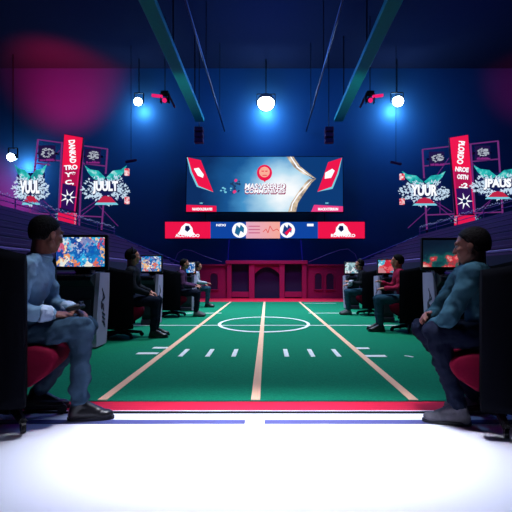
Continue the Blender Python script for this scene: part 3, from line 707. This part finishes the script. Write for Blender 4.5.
        for i in range(n):
            an = 2 * math.pi * i / n; x = .072 + .148 * math.cos(an); y = (.04 + .008 * math.cos(an)) * math.sin(an); out.append((x, y))
        lo = [so.bm.verts.new(f(x, y, zb + .002)) for x, y in out]; hi = [so.bm.verts.new(f(x, y, zb + .026)) for x, y in out]
        so.bm.faces.new(lo[::-1]); so.bm.faces.new(hi)
        for i in range(n): so.bm.faces.new((lo[i], lo[(i + 1) % n], hi[(i + 1) % n], hi[i]))
        so.build('sole', M['sole'], sh, bevel=.004)
        if laces:
            lc = MB()
            for i in range(4):
                x = .035 + i * .025; z = zb + .112 - i * .012; lc.cap(f(x, -.026, z - .012), f(x + .008, 0, z + .004), .005, n=6); lc.cap(f(x + .008, 0, z + .004), f(x, .026, z - .012), .005, n=6)
            lc.build('laces', M['lace'], sh)
    return body

D = math.radians
def seat_at(u, d, heading, sc, label, src):
    c = chair0 if src else copy_tree(chair0)
    c.location = (X(u, d), d, .0125 if d > 2.9 else .0); c.rotation_euler = (0, 0, heading); c.scale = (sc,) * 3
    c['label'] = label; c['group'] = 'gaming chairs along the pitch'
    return c
# near left
PERSONS = []
hl = D(14)
p = person('person in a grey-blue shirt and jeans holding a controller, seated at the near left', (X(8, 2.52), 2.52, 0), hl, .97, True, 'skin_dark', 'hair', 'shirt_blue', 'jeans', 'shoe',
       dict(pelvis=(.0, 0, .56), waist=(.06, 0, .72), chest=(.14, 0, .92), neck=(.19, 0, 1.075), head=(.225, .01, 1.205), shl=(.15, .18, .99), shr=(.16, -.19, .99), elr=(.10, -.23, .73), ell=(.2, .25, .74),
            wrr=(.30, -.14, .695), wrl=(.38, .06, .70), knr=(.47, -.13, .60), knl=(.45, .15, .58), anr=(.45, -.12, .1), anl=(.12, .16, .115), yaw=D(48), pitch=D(8), hup_r=(-.2, -.5, 1), hup_l=(-.2, .5, 1), curl=.42, footr=D(-6)), cuff='cuff')
seat_at(12, 2.52, hl, .97, 'black shell chair under the person in the grey-blue shirt, nearest on the left', True).scale[2] *= 1.07
hr_ = D(166)
p = person('person in a dark teal shirt leaning elbows on knees, seated at the near right', (X(497, 2.5), 2.5, 0), hr_, .97, True, 'skin_dark', 'hair_brown', 'shirt_teal', 'dark_trousers', 'sneaker',
       dict(waist=(.08, 0, .71), chest=(.13, 0, .88), neck=(.125, 0, .995), head=(.15, 0, 1.125), shl=(.19, .17, .94), shr=(.17, -.18, .94), ell=(.335, .18, .66), elr=(.34, -.2, .66), wrl=(.40, -.02, .60), wrr=(.40, -.10, .66),
            knl=(.395, .13, .575), knr=(.44, -.10, .57), anl=(.25, .12, .1), anr=(.08, -.15, .1), yaw=D(-24), pitch=D(8), hup_l=(0, 1, .4), hup_r=(0, -1, .4)), laces=True)
seat_at(497, 2.5, hr_, .95, 'black shell chair under the person in the dark teal shirt, nearest on the right', False)
# left row
p = person('person in a black jacket and dark jeans seated second from the front on the left', (X(126, 5.75), 5.75, .012), D(8), .95, False, 'skin', 'hair', 'jacket', 'dark_trousers', 'shoe',
       dict(wrr=(.34, -.12, .66), neck=(.08, 0, 1.075), head=(.10, 0, 1.215), yaw=D(20)), phones=True)
seat_at(122, 5.75, D(16), .95, 'dark shell chair with red seat under the person in the black jacket', False)
p = person('person in a plum jacket seated third from the front on the left', (X(178, 8.6), 8.6, .012), D(6), .92, False, 'skin', 'hair', 'jacket_plum', 'dark_trousers', 'sneaker', dict(wrr=(.4, -.1, .7), wrl=(.42, .1, .72), yaw=D(10)))
seat_at(172, 8.6, D(14), .95, 'dark shell chair with red seat under the person in the plum jacket', False)
p = person('person in a pale grey hoodie seated farthest along the left row', (X(193, 11.0), 11.0, .012), D(4), .92, False, 'skin', 'hair', 'hoodie', 'jeans_teal', 'shoe', dict(wrr=(.42, -.12, .72)), phones=True)
seat_at(189, 11.0, D(6), .92, 'dark shell chair under the person in the pale grey hoodie, farthest on the left', False)
# right row
p = person('person in a red top and dark teal jeans seated second on the right', (X(405, 6.35), 6.35, .012), D(172), .92, False, 'skin', 'hair', 'top_red', 'jeans_teal', 'shoe',
       dict(wrl=(.36, .1, .74), wrr=(.38, -.1, .84), head=(.13, 0, 1.2), yaw=D(-20)))
seat_at(410, 6.35, D(164), .97, 'dark shell chair with red seat under the person in the red top', False)
p = person('person in black top with pale trim seated farthest along the right row', (X(366, 8.95), 8.95, .012), D(174), .92, False, 'skin', 'hair', 'jacket', 'jeans_teal', 'sneaker', dict(wrl=(.42, .1, .8), wrr=(.44, -.1, .72)), cuff='hoodie', phones=True)
seat_at(370, 8.95, D(166), .95, 'dark shell chair under the person in the black top, farthest on the right', False)

# controller held at the near left
bl_ = bpy.data.objects['person']
hl_m = Matrix.Translation((X(8, 2.52), 2.52, 0)) @ Euler((0, 0, hl)).to_matrix().to_4x4() @ Matrix.Scale(.97, 4)
c = hl_m @ Vector((.44, -.055, .735))
t = thing('game_controller', 'dark game controller held over the knee by the person at the near left', 'controller', c, hl)
mb = MB(); mb.ell((0, 0, 0), (.035, .065, .018)); mb.cap((0, .055, 0), (-.05, .07, -.012), .02, .016); mb.cap((0, -.055, 0), (-.05, -.07, -.012), .02, .016)
remesh(mb, .005, 'shell', M['black'], t)
for q in (1, -1): MB().cone((.008, q * .03, .012), (.008, q * .03, .03), .008, .011).build('thumbstick', M['metal'], t)

# ------------------------------------------------------------------ gaming consoles
def station(ua, ub, va, vb, d, depth, side, inset, label, mlabel, screen_mat, leds=True):
    """ua..ub, va..vb outline of the monitor; side=+1 pale panel on the right, -1 on the left"""
    q = F / d; xa, xb = X(ua, d), X(ub, d); w = xb - xa; zt, zb = Z(va, d), Z(vb, d); xc = (xa + xb) / 2
    g = .012; mw, w = w, w - inset; xd = xc - side * inset / 2
    t = thing('gaming_desk', label, 'gaming desk', (xd, d + .1, g)); zb_ = zb - g
    # body profile in y,z: sloped console
    mb = MB(); prof = [(.02, 0), (depth, 0), (depth, zb_ - .02), (.1, zb_ - .02), (-.02, zb_ - .07), (-.04, zb_ - .13), (.06, zb_ - .2), (.08, .1), (.02, .08)]
    f0 = [mb.bm.verts.new((-w / 2, y, z)) for y, z in prof]; f1 = [mb.bm.verts.new((w / 2 - .02, y, z)) for y, z in prof]
    mb.bm.faces.new(f0); mb.bm.faces.new(f1[::-1])
    for i in range(len(prof)): mb.bm.faces.new((f0[i], f1[i], f1[(i + 1) % len(prof)], f0[(i + 1) % len(prof)]))
    mb.build('cabinet', M['console'], t, bevel=.008)
    MB().box((0, -.06, zb_ - .075), (w * .9, .18, .02)).build('control_tray', M['metal'], t, bevel=.006)
    kb = MB()
    for i in range(10):
        for j in range(3): kb.box((-w * .36 + i * w * .08, -.1 + j * .035, zb_ - .06), (w * .06, .026, .012))
    kb.build('keyboard', M['black'], t)
    MB().rect(-w * .38, zb_ * .2, w * .38, zb_ * .62, .04, .07).build('front_panel', M['console'], t, bevel=.006)
    MB().rect(-w * .3, zb_ * .6, w * .2, zb_ * .615, .03, .045).build('panel_slot', M['metal'], t)
    # curved pale side panel
    mb = MB(); top, dp = zb_ - .03, depth
    prof = [(.0, .02), (dp * .75, .02)] + [(dp * (.78 + .26 * math.sin(k / 8 * math.pi / 2)), .05 + (top - .05) * k / 8) for k in range(9)] + [(dp * .3, top)] + [(dp * (.3 - .28 * math.sin(k / 8 * math.pi / 2)), top - (top - .02) * k / 8 * .96) for k in range(1, 9)]
    x0, x1 = side * (w / 2 - .02), side * (w / 2 + .03)
    f0 = [mb.bm.verts.new((x0, y, z)) for y, z in prof]; f1 = [mb.bm.verts.new((x1, y, z)) for y, z in prof]
    mb.bm.faces.new(f0); mb.bm.faces.new(f1[::-1])
    for i in range(len(prof)): mb.bm.faces.new((f0[i], f1[i], f1[(i + 1) % len(prof)], f0[(i + 1) % len(prof)]))
    sp = mb.build('side_panel', M['panel'], t)
    text('Agllf', 'lettering', M['ink'], sp, (side * (w / 2 + .033), dp * .5, top * .52), .2, rot=(math.pi / 2, math.pi / 2 * 1.0, side * math.pi / 2), fit=(top * .55, dp * .3), ex=.002, shear=.25)
    # monitor
    m = thing('monitor', mlabel, 'monitor', (xc, d + .12, zb))
    hh = zt - zb; w = mw
    MB().box((0, .035, hh / 2), (w, .06, hh)).build('bezel', M['black'], m, bevel=.01)
    MB().rect(-w / 2 + w * .035, hh * .1, w / 2 - w * .06, hh * .92, -.004, .006).build('display', screen_mat, m)
    MB().box((0, .09, .03), (w * .3, .1, .1)).build('stand', M['black'], m)
    return t
g1 = ramp_emi('game_picture', GAME, 15.0, 'cell', 1.0, seed=2.2)
station(49, 103.5, 233.5, 270, 4.75, .4, 1, .16, 'gaming desk with pale curved side panel nearest on the left', 'large monitor with a blue, white and red game picture, nearest on the left', g1)
station(138.5, 160.5, 254.5, 273, 7.0, .4, 1, .12, 'gaming desk beside the person in the black jacket', 'small monitor with a bright blue and red picture beside the black jacket', ramp_emi('game_picture', GAME, 18.0, 'cell', 1.0, seed=5.1))
station(178.5, 195, 261.5, 274, 9.7, .4, 1, .08, 'gaming desk beside the person in the plum jacket', 'small monitor with a blue and orange picture beside the plum jacket', ramp_emi('game_picture', GAME, 18.0, 'cell', 1.0, seed=8.4))
G2 = [(0.3, (10, 24, 44)), (0.5, (14, 40, 58)), (0.57, (22, 84, 84)), (0.6, (200, 30, 50)), (0.65, (240, 200, 190)), (0.69, (190, 24, 40))]
station(426, 466, 236.5, 270, 4.6, .42, -1, .2, 'gaming desk with pale curved side panel nearest on the right', 'large dark monitor with a small red and white game picture, nearest on the right', ramp_emi('game_picture', G2, 5.0, 'noise', 1.0, grad=(2, .34, .0, .42), seed=3.0, detail=6))
station(379.5, 398, 258.5, 274.5, 7.4, .4, -1, .06, 'gaming desk beside the person in the red top', 'small monitor with a red and cyan picture beside the red top', ramp_emi('game_picture', [(.1, (200, 40, 60)), (.35, (240, 120, 120)), (.5, (40, 90, 130)), (.65, (80, 190, 220)), (.8, (220, 240, 245)), (.95, (190, 40, 60))], 11.0, 'cell', 1.0, seed=1.4))
station(345.5, 361.5, 261.5, 274.5, 10.2, .4, -1, .06, 'gaming desk beside the person in the black top', 'small monitor with a pale grey and teal picture beside the black top', ramp_emi('game_picture', [(.1, (40, 70, 90)), (.4, (190, 225, 230)), (.6, (90, 150, 170)), (.8, (235, 240, 245)), (.95, (120, 50, 80))], 11.0, 'cell', 1.0, seed=4.4))

# ------------------------------------------------------------------ lights
for u, v, d, r, lb in lamps:
    c = P(u, v, d); k = {138: .8, 266: 1.3, 398: 1.1, 11: .7}[u]
    light('POINT', 'halo_fill_near', Vector((c.x, 19.6, c.z - .1)), (150, 205, 255), 150 * k, .15)  # added behind the lamp so the wall shows a halo
    light('POINT', 'halo_fill_wide', Vector((c.x, 18.5, c.z - .75)), (70, 150, 255), 170 * k, .3)  # added below the lamp to widen that halo
light('POINT', 'blue_fill', (0, 15.5, 8.2), (40, 105, 255), 400, 1.0)  # blue fills without fixtures, added to tint and lift the back wall
light('POINT', 'blue_fill', (0, 17.6, 2.4), (0, 70, 255), 60, .5)
light('POINT', 'blue_fill', (-7, 15.0, 7.5), (0, 70, 255), 70, 1.0)
light('POINT', 'blue_fill', (7.5, 15.0, 7.5), (40, 95, 255), 190, 1.0)
light('SPOT', 'magenta_wash', (-9.5, 15.5, 7.5), (255, 0, 70), 7000, .5, (-10.0, 20, 10.6), 66, 1.0)
light('SPOT', 'magenta_wash', (-10.5, 16.5, 4.0), (255, 0, 90), 6000, .5, (-13.6, 20, 4.6), 60, 1.0)
light('SPOT', 'magenta_wash', (12, 15.5, 8.5), (255, 0, 90), 900, .5, (13.0, 20, 10.6), 60, 1.0)
# pitch floods overhead
for y, pw in ((4.5, 255), (8.0, 720), (11.5, 980)):
    light('SPOT', 'pitch_flood', (0, y, 8.6), (225, 245, 255), pw * 4.2, 1.0, (0, y, 0), 62, .8)
light('SPOT', 'end_wall_wash', (0, 11.5, 5.0), (255, 90, 200), 420, .4, (0, 15, .7), 50, .8)
for sg in (-1, 1): light('AREA', 'stand_wash', (sg * 4.0, 9, 7.0), (140, 50, 225), 95, 3.0, (sg * 4.6, 9, 1.8))
for sg in (-1, 1): light('SPOT', 'beam_fill', (sg * 3.2, 14, 5.5), (120, 230, 240), 110, .3, (sg * 3.2, 15.5, 8.0), 70, .8)  # fill without a fixture, added to brighten the teal beams from below
# unseen area light added to whiten the walkway; rim light on the near players
l = light('AREA', 'walkway_fill', (0, 2.25, 4.6), (235, 236, 255), 30, 1.9, (0, 2.25, 0))
l.data.shape = 'RECTANGLE'; l.data.size_y = .5; l.data.spread = math.radians(24)
light('SPOT', 'rim_spot', (.4, 4.8, 3.4), (130, 190, 255), 60, .15, (-1.35, 2.4, .9), 34, .7)
light('SPOT', 'rim_spot', (-.2, 5.2, 3.0), (130, 195, 255), 110, .15, (1.35, 2.4, .8), 34, .7)

w = bpy.data.worlds.new('world'); SC.world = w; w.use_nodes = True
w.node_tree.nodes['Background'].inputs[0].default_value = (.012, .02, .08, 1); w.node_tree.nodes['Background'].inputs[1].default_value = .3
cam = bpy.data.cameras.new('camera'); co = bpy.data.objects.new('camera', cam); COL.objects.link(co)
co.location = (0, 0, H); co.rotation_euler = (math.pi / 2, 0, 0)
cam.sensor_width = 36; cam.lens = F / 512 * 36; cam.shift_x = -(U0 - 256) / 512; cam.shift_y = (V0 - 256) / 512
cam.clip_start = .05; cam.clip_end = 200
SC.camera = co
SC.view_settings.view_transform = 'Standard'; SC.view_settings.look = 'None'; SC.view_settings.exposure = 0.0; SC.view_settings.gamma = 1.0
SC.view_settings.use_curve_mapping = False
